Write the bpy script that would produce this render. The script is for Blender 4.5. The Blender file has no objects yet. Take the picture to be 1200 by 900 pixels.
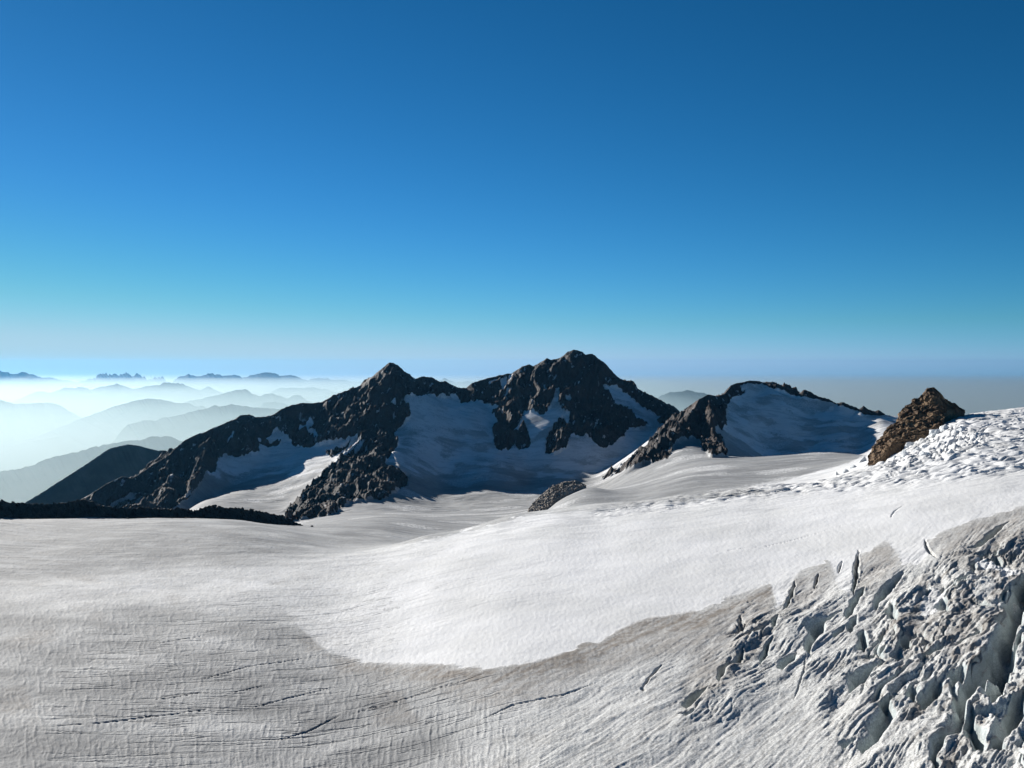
import bpy, bmesh, math
import numpy as np
from mathutils import Vector, Matrix

# ------------------------------------------------------------------ camera, world, sun, exposure
scn = bpy.context.scene
PITCH = math.radians(1.19)
FPX = 1200.0
cam_d = bpy.data.cameras.new('camera')
cam = bpy.data.objects.new('camera', cam_d)
scn.collection.objects.link(cam)
cam.location = (0, 0, 0)
cam.rotation_euler = (math.radians(90) - PITCH, 0, 0)
cam_d.sensor_width = 36.0
cam_d.lens = 36.0
cam_d.clip_start = 1.0
cam_d.clip_end = 600000.0
scn.camera = cam

SUN_AZ = math.radians(-38)      # measured from +Y towards +X
SUN_EL = math.radians(20)
EXPO = 0.62
world = bpy.data.worlds.new('World')
scn.world = world
world.use_nodes = True
wn = world.node_tree.nodes
wn.clear()
wo = wn.new('ShaderNodeOutputWorld')
bg = wn.new('ShaderNodeBackground')
sky = wn.new('ShaderNodeTexSky')
sky.sky_type = 'NISHITA'
sky.sun_disc = False
sky.sun_elevation = SUN_EL
sky.sun_rotation = SUN_AZ
sky.altitude = 3300
sky.air_density = 1.0
sky.dust_density = 0.3
sky.ozone_density = 6.0
# grade the clear high-altitude sky to the deep saturated blue of the day
wl = world.node_tree.links
sepc = wn.new('ShaderNodeSeparateColor'); comb = wn.new('ShaderNodeCombineColor')
wl.new(sky.outputs[0], sepc.inputs[0])
for i, (pw, lk) in enumerate(((1.9, -4.2), (1.25, -2.99), (1.3, -3.14))):
    a = wn.new('ShaderNodeMath'); a.operation = 'POWER'; wl.new(sepc.outputs[i], a.inputs[0]); a.inputs[1].default_value = pw
    b = wn.new('ShaderNodeMath'); b.operation = 'MULTIPLY'; wl.new(a.outputs[0], b.inputs[0]); b.inputs[1].default_value = math.exp(lk) / (0.07 * 2 ** EXPO)
    c_ = wn.new('ShaderNodeMath'); c_.operation = 'SMOOTH_MIN'; wl.new(b.outputs[0], c_.inputs[0]); c_.inputs[1].default_value = (0.42, 0.66, 0.80)[i] / (0.07 * 2 ** EXPO); c_.inputs[2].default_value = (0.22, 0.34, 0.2)[i] / (0.07 * 2 ** EXPO)
    wl.new(c_.outputs[0], comb.inputs[i])
gcl = [l.from_socket for l in world.node_tree.links if l.to_socket == comb.inputs[1]][0]
bcl = [l.from_socket for l in world.node_tree.links if l.to_socket == comb.inputs[2]][0]
g2 = wn.new('ShaderNodeMath'); g2.operation = 'MULTIPLY'; wl.new(gcl, g2.inputs[0]); g2.inputs[1].default_value = 1.45
mx = wn.new('ShaderNodeMath'); mx.operation = 'MAXIMUM'; wl.new(g2.outputs[0], mx.inputs[0]); wl.new(bcl, mx.inputs[1])
mn_ = wn.new('ShaderNodeMath'); mn_.operation = 'SMOOTH_MIN'; wl.new(mx.outputs[0], mn_.inputs[0]); mn_.inputs[1].default_value = 0.80 / (0.07 * 2 ** EXPO); mn_.inputs[2].default_value = 0.3 / (0.07 * 2 ** EXPO)
wl.new(mn_.outputs[0], comb.inputs[2])
wl.new(comb.outputs[0], bg.inputs[0])
bg.inputs[1].default_value = 0.07
world.node_tree.links.new(bg.outputs[0], wo.inputs[0])

sd = bpy.data.lights.new('sun', 'SUN')
sd.energy = 5.0
sd.angle = math.radians(0.5)
sd.color = (1.0, 0.955, 0.89)
sun = bpy.data.objects.new('sun', sd)
scn.collection.objects.link(sun)
sdir = Vector((math.sin(SUN_AZ) * math.cos(SUN_EL), math.cos(SUN_AZ) * math.cos(SUN_EL), math.sin(SUN_EL)))
sun.rotation_euler = sdir.to_track_quat('Z', 'Y').to_euler()
sun.location = (0, 0, 500)

scn.view_settings.view_transform = 'Standard'
scn.view_settings.look = 'None'
scn.view_settings.gamma = 1.0
scn.view_settings.use_curve_mapping = False
scn.view_settings.exposure = EXPO
scn.cycles.max_bounces = 6
scn.cycles.diffuse_bounces = 2
scn.cycles.volume_bounces = 1

# ------------------------------------------------------------------ helpers
CP, SP = math.cos(PITCH), math.sin(PITCH)

def unproj(px, py, r):
    """picture position and horizontal range -> point in the world"""
    px = np.asarray(px, float); py = np.asarray(py, float)
    a = (px - 600) / FPX; b = -(py - 450) / FPX
    X = a; Y = CP + b * SP; Z = -SP + b * CP
    k = r / np.sqrt(X * X + Y * Y)
    return np.stack([X * k, Y * k, Z * k], -1)

def proj(X, Y, Z):
    d = Y * CP - Z * SP
    u = Y * SP + Z * CP
    d = np.maximum(d, 1e-3)
    return 600 + FPX * X / d, 450 - FPX * u / d

_rng = np.random.RandomState(7)
_perm = _rng.permutation(1024)
_perm = np.concatenate([_perm, _perm])
_ang = _rng.rand(1024) * 2 * np.pi
_gx, _gy = np.cos(_ang).astype(np.float32), np.sin(_ang).astype(np.float32)

def noise(x, y, seed=0):
    x = np.asarray(x, np.float64) + seed * 37.17; y = np.asarray(y, np.float64) - seed * 11.73
    xi = np.floor(x).astype(np.int64); yi = np.floor(y).astype(np.int64)
    xf = (x - xi).astype(np.float32); yf = (y - yi).astype(np.float32)
    u = xf * xf * xf * (xf * (xf * 6 - 15) + 10); v = yf * yf * yf * (yf * (yf * 6 - 15) + 10)
    def g(ix, iy, fx, fy):
        h = _perm[(_perm[ix & 1023] + iy) & 1023]
        return _gx[h] * fx + _gy[h] * fy
    a = g(xi, yi, xf, yf); b = g(xi + 1, yi, xf - 1, yf)
    c = g(xi, yi + 1, xf, yf - 1); d = g(xi + 1, yi + 1, xf - 1, yf - 1)
    return (a + u * (b - a) + v * ((c + u * (d - c)) - (a + u * (b - a)))) * 1.5

def fbm(x, y, oct=4, seed=0, gain=0.5, lac=2.03):
    s = 0; amp = 1.0; f = 1.0
    for i in range(oct):
        s = s + amp * noise(x * f, y * f, seed + i * 3)
        amp *= gain; f *= lac
    return s

def ridged(x, y, oct=4, seed=0, gain=0.5, lac=2.07):
    s = 0; amp = 1.0; f = 1.0
    for i in range(oct):
        s = s + amp * (1 - 2 * np.abs(noise(x * f, y * f, seed + i * 5)))
        amp *= gain; f *= lac
    return s

def sstep(a, b, x):
    t = np.clip((x - a) / (b - a), 0, 1)
    return t * t * (3 - 2 * t)

# raster masks in picture coordinates, used to say where on the ground rock / snow / dirt lies
MS = 2.0
MX0, MY0, MW, MH = -60, 400, int(1320 * MS), int(560 * MS)
def poly_mask(polys, blur=1.0):
    yy = (np.arange(MH) + 0.5) / MS + MY0
    m = np.zeros((MH, MW), np.float32)
    for P in polys:
        P = np.array(P, float)
        x0, y0 = P[:, 0], P[:, 1]; x1, y1 = np.roll(x0, -1), np.roll(y0, -1)
        for r in range(MH):
            y = yy[r]
            c = ((y0 <= y) & (y1 > y)) | ((y1 <= y) & (y0 > y))
            if not c.any(): continue
            xs = np.sort(x0[c] + (y - y0[c]) / (y1[c] - y0[c]) * (x1[c] - x0[c]))
            for k in range(0, len(xs) - 1, 2):
                i0 = int(max(0, round((xs[k] - MX0) * MS))); i1 = int(min(MW, round((xs[k + 1] - MX0) * MS)))
                if i1 > i0: m[r, i0:i1] = 1
    n = int(round(blur * MS))
    if n > 0:
        for _ in range(2):
            for ax in (0, 1):
                pad = [(0, 0), (0, 0)]; pad[ax] = (n + 1, n)
                c = np.cumsum(np.pad(m, pad, mode='edge'), axis=ax, dtype=np.float64)
                w = 2 * n + 1
                m = ((c[w:, :] - c[:-w, :]) if ax == 0 else (c[:, w:] - c[:, :-w])) / w
                m = m.astype(np.float32)
    return m

def sample(m, px, py):
    fx = np.clip((px - MX0) * MS - 0.5, 0, MW - 1.001); fy = np.clip((py - MY0) * MS - 0.5, 0, MH - 1.001)
    ix = fx.astype(np.int32); iy = fy.astype(np.int32)
    tx = (fx - ix).astype(np.float32); ty = (fy - iy).astype(np.float32)
    return (m[iy, ix] * (1 - tx) + m[iy, ix + 1] * tx) * (1 - ty) + (m[iy + 1, ix] * (1 - tx) + m[iy + 1, ix + 1] * tx) * ty

def add_attr(me, name, arr):
    n = len(me.vertices)
    a = me.color_attributes.new(name, 'FLOAT_COLOR', 'POINT')
    buf = np.zeros((n, 4), np.float32)
    for i, c in enumerate(arr): buf[:, i] = c
    a.data.foreach_set('color', buf.ravel())

def mesh_obj(name, co, quads, mat, attrs=None, smooth=True, parent=None, attrs2=None, attrs3=None):
    me = bpy.data.meshes.new(name)
    nv, nq = len(co), len(quads)
    me.vertices.add(nv); me.vertices.foreach_set('co', np.asarray(co, np.float32).ravel())
    me.loops.add(nq * 4); me.loops.foreach_set('vertex_index', np.asarray(quads, np.int32).ravel())
    me.polygons.add(nq)
    me.polygons.foreach_set('loop_start', np.arange(0, nq * 4, 4, dtype=np.int32))
    me.polygons.foreach_set('use_smooth', np.full(nq, smooth, bool))
    me.update(calc_edges=True)
    if attrs is not None: add_attr(me, 'surf', attrs)
    if attrs2 is not None: add_attr(me, 'zone', attrs2)
    if attrs3 is not None: add_attr(me, 'thin', attrs3)
    me.materials.append(mat)
    o = bpy.data.objects.new(name, me)
    scn.collection.objects.link(o)
    if parent: o.parent = parent
    return o

def tag(o, label=None, cat=None, group=None, kind=None):
    if label: o['label'] = label
    if cat: o['category'] = cat
    if group: o['group'] = group
    if kind: o['kind'] = kind
    return o

def grid_quads(nr, nc):
    i = np.arange(nr - 1)[:, None] * nc + np.arange(nc - 1)[None]
    return np.stack([i, i + 1, i + 1 + nc, i + nc], -1).reshape(-1, 4)

# ------------------------------------------------------------------ materials
class NT:
    def __init__(s, name):
        s.m = bpy.data.materials.new(name); s.m.use_nodes = True
        s.t = s.m.node_tree; s.t.nodes.clear()
        s.out = s.t.nodes.new('ShaderNodeOutputMaterial')
        s.b = s.t.nodes.new('ShaderNodeBsdfPrincipled')
        s.t.links.new(s.b.outputs[0], s.out.inputs[0])
    def n(s, typ, **kw):
        x = s.t.nodes.new(typ)
        for k, v in kw.items(): setattr(x, k, v)
        return x
    def l(s, a, b): s.t.links.new(a, b)
    def setin(s, sock, v):
        if hasattr(v, 'links') or isinstance(v, bpy.types.NodeSocket): s.l(v, sock)
        else: sock.default_value = v
    def math(s, op, a, b=0.0, c=0.0, clamp=False):
        x = s.n('ShaderNodeMath', operation=op, use_clamp=clamp)
        s.setin(x.inputs[0], a); s.setin(x.inputs[1], b); s.setin(x.inputs[2], c)
        return x.outputs[0]
    def ramp(s, v, a, b, lo=0.0, hi=1.0):
        x = s.n('ShaderNodeMapRange', interpolation_type='SMOOTHSTEP')
        s.setin(x.inputs[0], v); x.inputs[1].default_value = a; x.inputs[2].default_value = b
        x.inputs[3].default_value = lo; x.inputs[4].default_value = hi
        return x.outputs[0]
    def mix(s, f, a, b):
        x = s.n('ShaderNodeMix', data_type='RGBA')
        s.setin(x.inputs[0], f)
        s.setin(x.inputs[6], a if not isinstance(a, tuple) else (*a, 1)); s.setin(x.inputs[7], b if not isinstance(b, tuple) else (*b, 1))
        return x.outputs[2]
    def noise(s, scale, detail=4, rough=0.55, stretch=None, rot=0.0, dist=0.0):
        tc = s.n('ShaderNodeNewGeometry')
        v = tc.outputs['Position']
        if stretch is not None:
            mp = s.n('ShaderNodeMapping'); mp.vector_type = 'TEXTURE'
            mp.inputs['Rotation'].default_value = (0, 0, rot); mp.inputs['Scale'].default_value = stretch
            s.l(v, mp.inputs[0]); v = mp.outputs[0]
        x = s.n('ShaderNodeTexNoise'); s.l(v, x.inputs['Vector'])
        x.inputs['Scale'].default_value = scale; x.inputs['Detail'].default_value = detail
        x.inputs['Roughness'].default_value = rough; x.inputs['Distortion'].default_value = dist
        return x.outputs[0]
    def bump(s, h, dist, strength=1.0, normal=None):
        x = s.n('ShaderNodeBump'); s.l(h, x.inputs['Height'])
        x.inputs['Distance'].default_value = dist; x.inputs['Strength'].default_value = strength
        if normal is not None: s.l(normal, x.inputs['Normal'])
        return x.outputs[0]

FLOW = math.radians(90 - 39)     # direction in which the icefall's ridges run (from +X)

def terrain_material():
    m = NT('glacier_and_rock')
    at = m.n('ShaderNodeAttribute', attribute_name='surf')
    sp = m.n('ShaderNodeSeparateColor'); m.l(at.outputs['Color'], sp.inputs[0])
    clean, brown, rock = sp.outputs[0], sp.outputs[1], sp.outputs[2]
    crack = at.outputs['Alpha']
    nl = m.noise(0.012, 5, 0.6)
    nf = m.noise(0.22, 5, 0.65)
    nff = m.noise(1.3, 3, 0.6)
    az_ = m.n('ShaderNodeAttribute', attribute_name='zone')
    sz = m.n('ShaderNodeSeparateColor'); m.l(az_.outputs['Color'], sz.inputs[0])
    obl, lin, fal = sz.outputs[0], sz.outputs[1], sz.outputs[2]
    far = az_.outputs['Alpha']
    # clean snow against bare ice, ragged edge
    cl = m.ramp(m.math('ADD', clean, m.math('MULTIPLY', m.math('SUBTRACT', nf, 0.5), 0.7)), 0.38, 0.62)
    th_ = m.n('ShaderNodeAttribute', attribute_name='thin'); ts = m.n('ShaderNodeSeparateColor'); m.l(th_.outputs['Color'], ts.inputs[0])
    cl = m.math('MAXIMUM', cl, m.math('MULTIPLY', ts.outputs[0], m.ramp(nf, 0.32, 0.62, 0.55, 1.15), clamp=True))
    snow = m.mix(m.ramp(nl, 0.3, 0.7), (0.80, 0.80, 0.80), (0.71, 0.71, 0.70))
    snow = m.mix(m.ramp(nff, 0.60, 0.72, 0.0, 0.35), snow, (0.52, 0.52, 0.51))
    nm = m.noise(0.045, 5, 0.65)
    ice = m.mix(m.ramp(nl, 0.3, 0.7), (0.54, 0.545, 0.535), (0.70, 0.70, 0.685))
    ice = m.mix(m.ramp(nm, 0.50, 0.68, 0.0, 0.55), ice, (0.37, 0.36, 0.34))
    ice = m.mix(m.math('MULTIPLY', obl, 0.5), ice, (0.78, 0.78, 0.75))
    spk = m.ramp(nff, 0.38, 0.62, 0.66, 1.10)
    icev = m.n('ShaderNodeMix', data_type='RGBA', blend_type='MULTIPLY'); icev.inputs[0].default_value = 1
    m.l(ice, icev.inputs[6])
    cb = m.n('ShaderNodeCombineColor'); [m.l(spk, cb.inputs[i]) for i in range(3)]
    m.l(cb.outputs[0], icev.inputs[7])
    stretch = m.noise(1.0, 4, 0.6, stretch=(45.0, 5.0, 8.0), rot=FLOW)
    CR = math.radians(19)
    runs = m.noise(1.0, 1.5, 0.5, stretch=(75.0, 7.0, 30.0), rot=CR)        # long thin surface cracks
    pres = m.noise(1.0, 3, 0.6, stretch=(70.0, 22.0, 20.0), rot=CR)
    line = m.math('MULTIPLY', m.ramp(m.math('ABSOLUTE', m.math('SUBTRACT', runs, 0.47)), 0.0, 0.042, 1.0, 0.0), m.ramp(pres, 0.40, 0.50))
    line = m.math('MULTIPLY', line, m.math('MULTIPLY', lin, m.math('SUBTRACT', 1.0, m.math('MULTIPLY', cl, 0.75))), clamp=True)
    bands = m.noise(1.0, 5, 0.62, stretch=(150.0, 14.0, 20.0), rot=math.radians(8))
    br = m.math('MULTIPLY', brown, m.ramp(m.math('ADD', m.math('MULTIPLY', stretch, 0.6), m.math('MULTIPLY', nf, 0.4)), 0.40, 0.60, 0.35, 1.0), clamp=True)
    dirty = m.mix(m.math('MULTIPLY', far, m.ramp(bands, 0.42, 0.62, 0.0, 0.45)), icev.outputs[2], (0.30, 0.30, 0.30))
    dirty = m.mix(br, dirty, (0.235, 0.205, 0.175))
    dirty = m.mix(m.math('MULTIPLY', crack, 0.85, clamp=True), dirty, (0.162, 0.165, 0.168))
    lay = m.noise(1.0, 3, 0.55, stretch=(70.0, 3.4, 5.0), rot=FLOW, dist=0.4)
    dirty = m.mix(m.math('MULTIPLY', m.ramp(m.math('ABSOLUTE', m.math('SUBTRACT', lay, 0.5)), 0.0, 0.035, 0.42, 0.0), obl), dirty, (0.22, 0.20, 0.18))
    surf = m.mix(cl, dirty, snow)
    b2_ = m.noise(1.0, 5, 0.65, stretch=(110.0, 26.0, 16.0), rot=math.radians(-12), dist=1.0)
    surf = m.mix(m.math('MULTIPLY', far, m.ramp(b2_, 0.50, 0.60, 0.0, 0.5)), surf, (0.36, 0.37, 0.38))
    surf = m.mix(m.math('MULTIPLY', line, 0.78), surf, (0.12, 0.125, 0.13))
    # rock
    nr = m.noise(0.02, 6, 0.62)
    nr2 = m.noise(0.12, 4, 0.65)
    rc = m.mix(m.ramp(nr, 0.38, 0.62), (0.010, 0.009, 0.009), (0.034, 0.023, 0.019))
    rc = m.mix(m.ramp(nr2, 0.52, 0.70), rc, (0.060, 0.050, 0.046))
    geo = m.n('ShaderNodeNewGeometry')
    sg = m.n('ShaderNodeSeparateXYZ'); m.l(geo.outputs['Normal'], sg.inputs[0])
    fleck = m.noise(1.0, 5, 0.6, stretch=(16.0, 38.0, 40.0), rot=math.radians(-15))
    flk = m.math('MULTIPLY', m.ramp(fleck, 0.615, 0.65), m.ramp(sg.outputs[2], 0.45, 0.7))
    rc = m.mix(m.ramp(m.noise(0.006, 3, 0.5), 0.45, 0.6, 0.0, 0.6), rc, (0.060, 0.036, 0.026))
    rc = m.mix(flk, rc, (0.42, 0.42, 0.42))
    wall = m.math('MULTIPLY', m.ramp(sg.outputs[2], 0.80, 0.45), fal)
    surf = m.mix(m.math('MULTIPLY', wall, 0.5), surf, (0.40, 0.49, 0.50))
    rk = m.ramp(m.math('ADD', rock, m.math('MULTIPLY', m.math('SUBTRACT', m.noise(0.06, 5, 0.7), 0.5), 0.75)), 0.44, 0.56)
    col = m.mix(rk, surf, rc)
    m.l(col, m.b.inputs['Base Color'])
    m.b.inputs['Roughness'].default_value = 0.82
    m.b.inputs['Specular IOR Level'].default_value = 0.25
    # relief too small for the mesh
    b1 = m.bump(nff, 0.20, 1.0)
    hz = m.math('MULTIPLY', m.math('MULTIPLY', stretch, obl), 0.8)
    run2 = m.noise(1.0, 4, 0.65, stretch=(2.0, 7.0, 8.0), rot=math.radians(16))
    hz = m.math('ADD', hz, m.math('MULTIPLY', m.math('MULTIPLY', run2, m.math('SUBTRACT', 1.0, obl)), m.math('SUBTRACT', 0.45, m.math('MULTIPLY', cl, 0.3))))
    hz = m.math('SUBTRACT', hz, m.math('MULTIPLY', line, 0.8))
    hz = m.math('ADD', hz, m.math('MULTIPLY', m.math('MULTIPLY', m.noise(0.35, 6, 0.66), fal), 2.2))
    hz = m.math('ADD', hz, m.math('MULTIPLY', m.math('MULTIPLY', bands, far), 3.0))
    b2 = m.bump(hz, 1.0, 0.65, b1)
    rib = m.noise(1.0, 6, 0.62, stretch=(13.0, 40.0, 30.0), rot=math.radians(8))
    hb = m.math('MULTIPLY', rk, m.math('ADD', m.math('MULTIPLY', m.noise(0.05, 7, 0.6), 0.5), m.math('MULTIPLY', rib, 0.7)))
    b3 = m.bump(hb, 12.0, 1.0, b2)
    m.l(b3, m.b.inputs['Normal'])
    return m.m

def rock_material(name, c1, c2, c3, scale=1.0, bump=0.6):
    m = NT(name)
    a = m.noise(0.10 * scale, 6, 0.65); b = m.noise(0.5 * scale, 5, 0.65); c = m.noise(0.03 * scale, 3, 0.5)
    col = m.mix(m.ramp(a, 0.38, 0.62), c1, c2)
    col = m.mix(m.ramp(b, 0.55, 0.72), col, c3)
    col = m.mix(m.ramp(c, 0.45, 0.7), col, tuple(x * 0.7 for x in c1))
    m.l(col, m.b.inputs['Base Color'])
    m.b.inputs['Roughness'].default_value = 0.85
    m.b.inputs['Specular IOR Level'].default_value = 0.2
    m.l(m.bump(b, bump * 2.5 / scale, 1.0), m.b.inputs['Normal'])
    return m.m

def forest_material(name, c1, c2):
    m = NT(name)
    a = m.noise(0.004, 6, 0.65)
    m.l(m.mix(m.ramp(a, 0.35, 0.65), c1, c2), m.b.inputs['Base Color'])
    m.b.inputs['Roughness'].default_value = 0.9
    m.b.inputs['Specular IOR Level'].default_value = 0.1
    return m.m

M_terr = terrain_material()

# ------------------------------------------------------------------ base ice surface from survey points
cps = []           # (az, ln r, z)
def cp(px, py, r):
    p = unproj(px, py, r); cps.append((math.atan2(p[0], p[1]), math.log(r), p[2]))
def cz(px, r, z):
    cps.append((math.atan2((px - 600) / FPX, 1.0), math.log(r), z))
for px, a, b, cy in [(-200, 172, -.035, 612), (0, 172, -.03, 612), (200, 174, -.022, 612), (300, 175, -.016, 630), (400, 177, -.01, 656),
                     (500, 178, .005, 629), (600, 179, .02, 606), (700, 185, .035, 594), (800, 192, .05, 583), (900, 200, .066, 572),
                     (1000, 205, .08, 556), (1100, 205, .088, 500), (1200, 205, .093, 478), (1300, 203, .095, 470), (1420, 200, .095, 462)]:
    ys = [1100, 960, 860, 780, 710, 660]
    ys = [y for y in ys if y < 1101 and y > cy + 12] + [cy + 6, cy]
    for y in ys:
        r = a / ((y - 425) / 1200 + b)
        cp(px, y, r)
for px, r, z in [(600, 1300, -203), (700, 1330, -192), (800, 1330, -182), (900, 1360, -172), (1000, 1400, -163), (1100, 1750, -110), (1100, 2100, -170),
                 (1200, 1700, -84), (1200, 2200, -170), (1300, 1750, -84), (1400, 1750, -84), (1400, 2400, -220), (500, 1250, -222),
                 (-200, 1500, -189), (0, 1500, -203), (100, 1500, -209), (0, 1435, -198), (100, 1435, -204), (200, 1435, -209), (-200, 1435, -184), (280, 1435, -214), (-200, 1700, -240), (0, 1700, -250), (0, 2200, -500), (-200, 2200, -500), (0, 3000, -900), (-200, 3000, -900),
                 (0, 4500, -1500), (-200, 4500, -1500), (100, 1700, -262), (100, 2300, -470), (100, 3000, -720), (100, 4500, -1300),
                 (200, 1500, -216), (200, 2000, -330), (300, 1480, -226), (300, 2000, -320),
                 (1200, 3000, -300), (1400, 3200, -420), (1100, 3000, -240)]:
    cz(px, r, z)
for px in range(-200, 1500, 200): cz(px, 5300, -900)
for q in [(400, 640, 1150), (400, 615, 1500), (450, 620, 1420), (450, 604, 1850), (450, 593, 2600), (400, 599, 2500), (550, 602, 2300), (600, 587, 2850), (635, 577, 3020), (540, 583, 2980),
          (520, 560, 3250), (520, 530, 3420), (520, 500, 3570), (500, 466, 3760), (560, 500, 3600), (560, 472, 3800), (620, 562, 3260), (620, 535, 3470),
          (690, 545, 3420), (697, 554, 3320), (675, 580, 2900), (750, 522, 3620), (770, 506, 3800),
          (230, 592, 3000), (300, 591, 2900), (300, 562, 3330), (330, 540, 3460), (330, 516, 3600), (400, 520, 3590), (335, 603, 2650),
          (720, 592, 1650), (620, 606, 1860), (640, 600, 1850), (655, 587, 1860), (672, 578, 1880), (690, 571, 1900), (720, 575, 1960), (800, 562, 1900), (760, 565, 2150), (800, 530, 2650), (900, 556, 1900), (900, 540, 2700), (960, 535, 2700),
          (900, 528, 3230), (950, 525, 3270), (900, 505, 3330), (920, 480, 3450), (900, 456, 3560), (980, 490, 3470), (1030, 491, 3490), (1010, 521, 3300), (1020, 505, 3400), (870, 500, 3260), (862, 533, 3000)]:
    cp(*q)
C = np.array(cps)
AZS, LRS = 3.2, 1.0
def tps_fit(P, v, lam=1e-4):
    n = len(P)
    d = np.linalg.norm(P[:, None] - P[None], axis=-1)
    K = np.where(d > 0, d * d * np.log(d + 1e-12), 0) + lam * np.eye(n)
    A = np.zeros((n + 3, n + 3)); A[:n, :n] = K; A[:n, n] = 1; A[:n, n + 1:] = P; A[n, :n] = 1; A[n + 1:, :n] = P.T
    return np.linalg.solve(A, np.concatenate([v, [0, 0, 0]]))
P = np.stack([C[:, 0] * AZS, C[:, 1] * LRS], -1)
W = tps_fit(P, C[:, 2])
NA, NL = 260, 420
az_g = np.radians(np.linspace(-50, 50, NA)); lr_g = np.linspace(math.log(240), math.log(5600), NL)
A_, L_ = np.meshgrid(az_g, lr_g)
Q = np.stack([A_.ravel() * AZS, L_.ravel() * LRS], -1)
Gc = W[-3] + Q @ W[-2:]
for i in range(len(P)):
    d2 = ((Q - P[i]) ** 2).sum(1)
    Gc += W[i] * 0.5 * d2 * np.log(d2 + 1e-12)
Gc = Gc.reshape(NL, NA)

def cubic(m, fy, fx):
    """Catmull-Rom sample of the coarse table, separable, for points"""
    iy = np.clip(fy.astype(np.int32), 1, m.shape[0] - 3); ix = np.clip(fx.astype(np.int32), 1, m.shape[1] - 3)
    ty = fy - iy; tx = fx - ix
    def w(t): return (-.5 * t + t * t - .5 * t ** 3, 1 - 2.5 * t * t + 1.5 * t ** 3, .5 * t + 2 * t * t - 1.5 * t ** 3, -.5 * t * t + .5 * t ** 3)
    wy, wx = w(ty), w(tx); s = 0
    for j in range(4):
        for i in range(4):
            s = s + wy[j] * wx[i] * m[iy + j - 1, ix + i - 1]
    return s
def ice_z(az, lr):
    return cubic(Gc, (lr - lr_g[0]) / (lr_g[1] - lr_g[0]), (az - az_g[0]) / (az_g[1] - az_g[0]))

def on_ice(px, py):
    """picture position -> first point on the ice surface along that line of sight"""
    lr = np.linspace(math.log(300), math.log(2400), 900)
    az = math.atan2((px - 600) / FPX, 1.0)
    for _ in range(2):
        z = ice_z(np.full(900, az), lr); r = np.exp(lr)
        X, Y = r * math.sin(az), r * math.cos(az)
        _, yy = proj(X, Y, z)
        k = np.argmax(yy <= py)
        if k == 0 or yy[k] > py: k = 899
        p = unproj(px, py, r[k]); az = math.atan2(p[0], p[1])
    return np.array([X[k], Y[k], z[k]])

# ------------------------------------------------------------------ the big polar grid
az_in = np.arctan(np.linspace(-0.53, 0.53, 1280))
az = np.concatenate([np.linspace(math.radians(-44), az_in[0], 45)[:-1], az_in, np.linspace(az_in[-1], math.radians(44), 45)[1:]])
r1 = np.exp(np.arange(math.log(300), math.log(2400), 0.0022))
r2 = np.arange(r1[-1] + 4.5, 4900, 4.6)
r3 = np.concatenate([r2[-1] + np.cumsum(np.linspace(6, 260, 34))])
rr = np.concatenate([r1, r2, r3])
R, A = np.meshgrid(rr, az, indexing='ij')
nr, nc = R.shape
X = R * np.sin(A); Y = R * np.cos(A)
LR = np.log(np.minimum(R, 5300))
G = ice_z(A, LR)
fall = sstep(4500, 8800, R)
G = G * (1 - fall) + (-2500) * fall - np.maximum(0, R - 8800) * .1
print('grid', nr, nc, nr * nc)

# rock ridges: polylines of (px, py, range); slope at the top, slope far away
crest_left = [(60, 600, 3050), (90, 592, 3130), (107, 585, 3200), (110, 577, 3230), (125, 567, 3280), (144, 557.5, 3320), (155, 560, 3330), (170, 550, 3380), (195, 535, 3450), (207, 524, 3500),
    (217, 516, 3529), (230, 509, 3558), (240, 506, 3580), (250, 501, 3602), (265, 495, 3630), (277, 491, 3645), (282, 486, 3660), (292, 485, 3674), (300, 489, 3681),
    (310, 488, 3688), (320, 485.5, 3696), (330, 479, 3710), (340, 475.5, 3718), (355, 472, 3725), (370, 472, 3732), (377, 471, 3736), (385, 467, 3739), (390, 462.5, 3746),
    (400, 460, 3754), (412, 455, 3761), (427, 450, 3768), (432, 445, 3772), (442, 437.5, 3779), (450, 429, 3786), (457, 424, 3790)]
crest_mid = [(457, 424, 3790), (465, 427, 3796), (475, 435, 3806), (487, 444, 3823), (496, 441, 3837), (507, 442.5, 3850), (515, 447.5, 3862), (522, 446, 3872), (530, 451, 3889),
    (537, 454.5, 3906), (547, 454.5, 3916), (554, 447.5, 3928), (565, 444.5, 3938), (580, 440.5, 3938), (600, 437, 3928), (606, 433, 3925), (612, 429, 3922), (620, 427, 3922), (625, 429, 3919),
    (637, 422.5, 3916), (641, 419, 3914), (646, 421, 3914), (657, 419, 3908), (665, 412.5, 3903), (672, 409.5, 3900), (682, 411.5, 3900), (686, 414.5, 3900), (694, 414, 3900), (700, 419, 3906),
    (710, 431, 3916), (720, 440, 3928), (735, 450, 3944), (750, 459, 3955), (762, 462.5, 3966), (775, 469, 3977), (785, 475, 3988), (795, 484, 3999), (807, 484, 4010), (830, 487, 4038)]
crest_right = [(797, 493, 3150), (809, 484, 3200), (815, 475, 3230), (820, 467.5, 3260), (830, 462.5, 3320), (840, 464.5, 3360), (850, 461, 3420), (857, 451, 3480), (862, 448, 3510), (877, 446, 3560), (890, 447, 3600),
    (897, 450, 3610), (907, 448, 3620), (920, 457, 3620), (927, 457.5, 3615), (936, 461, 3610), (942, 456, 3605), (950, 459, 3600), (962, 466, 3590), (972, 467.5, 3580), (980, 472.5, 3570),
    (987, 471, 3560), (1007, 479.5, 3540), (1012, 475, 3535), (1022, 482.5, 3530), (1030, 481, 3525), (1037, 487, 3520), (1051, 488, 3500), (1090, 492, 3480), (1150, 500, 3450), (1250, 505, 3400)]
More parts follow.
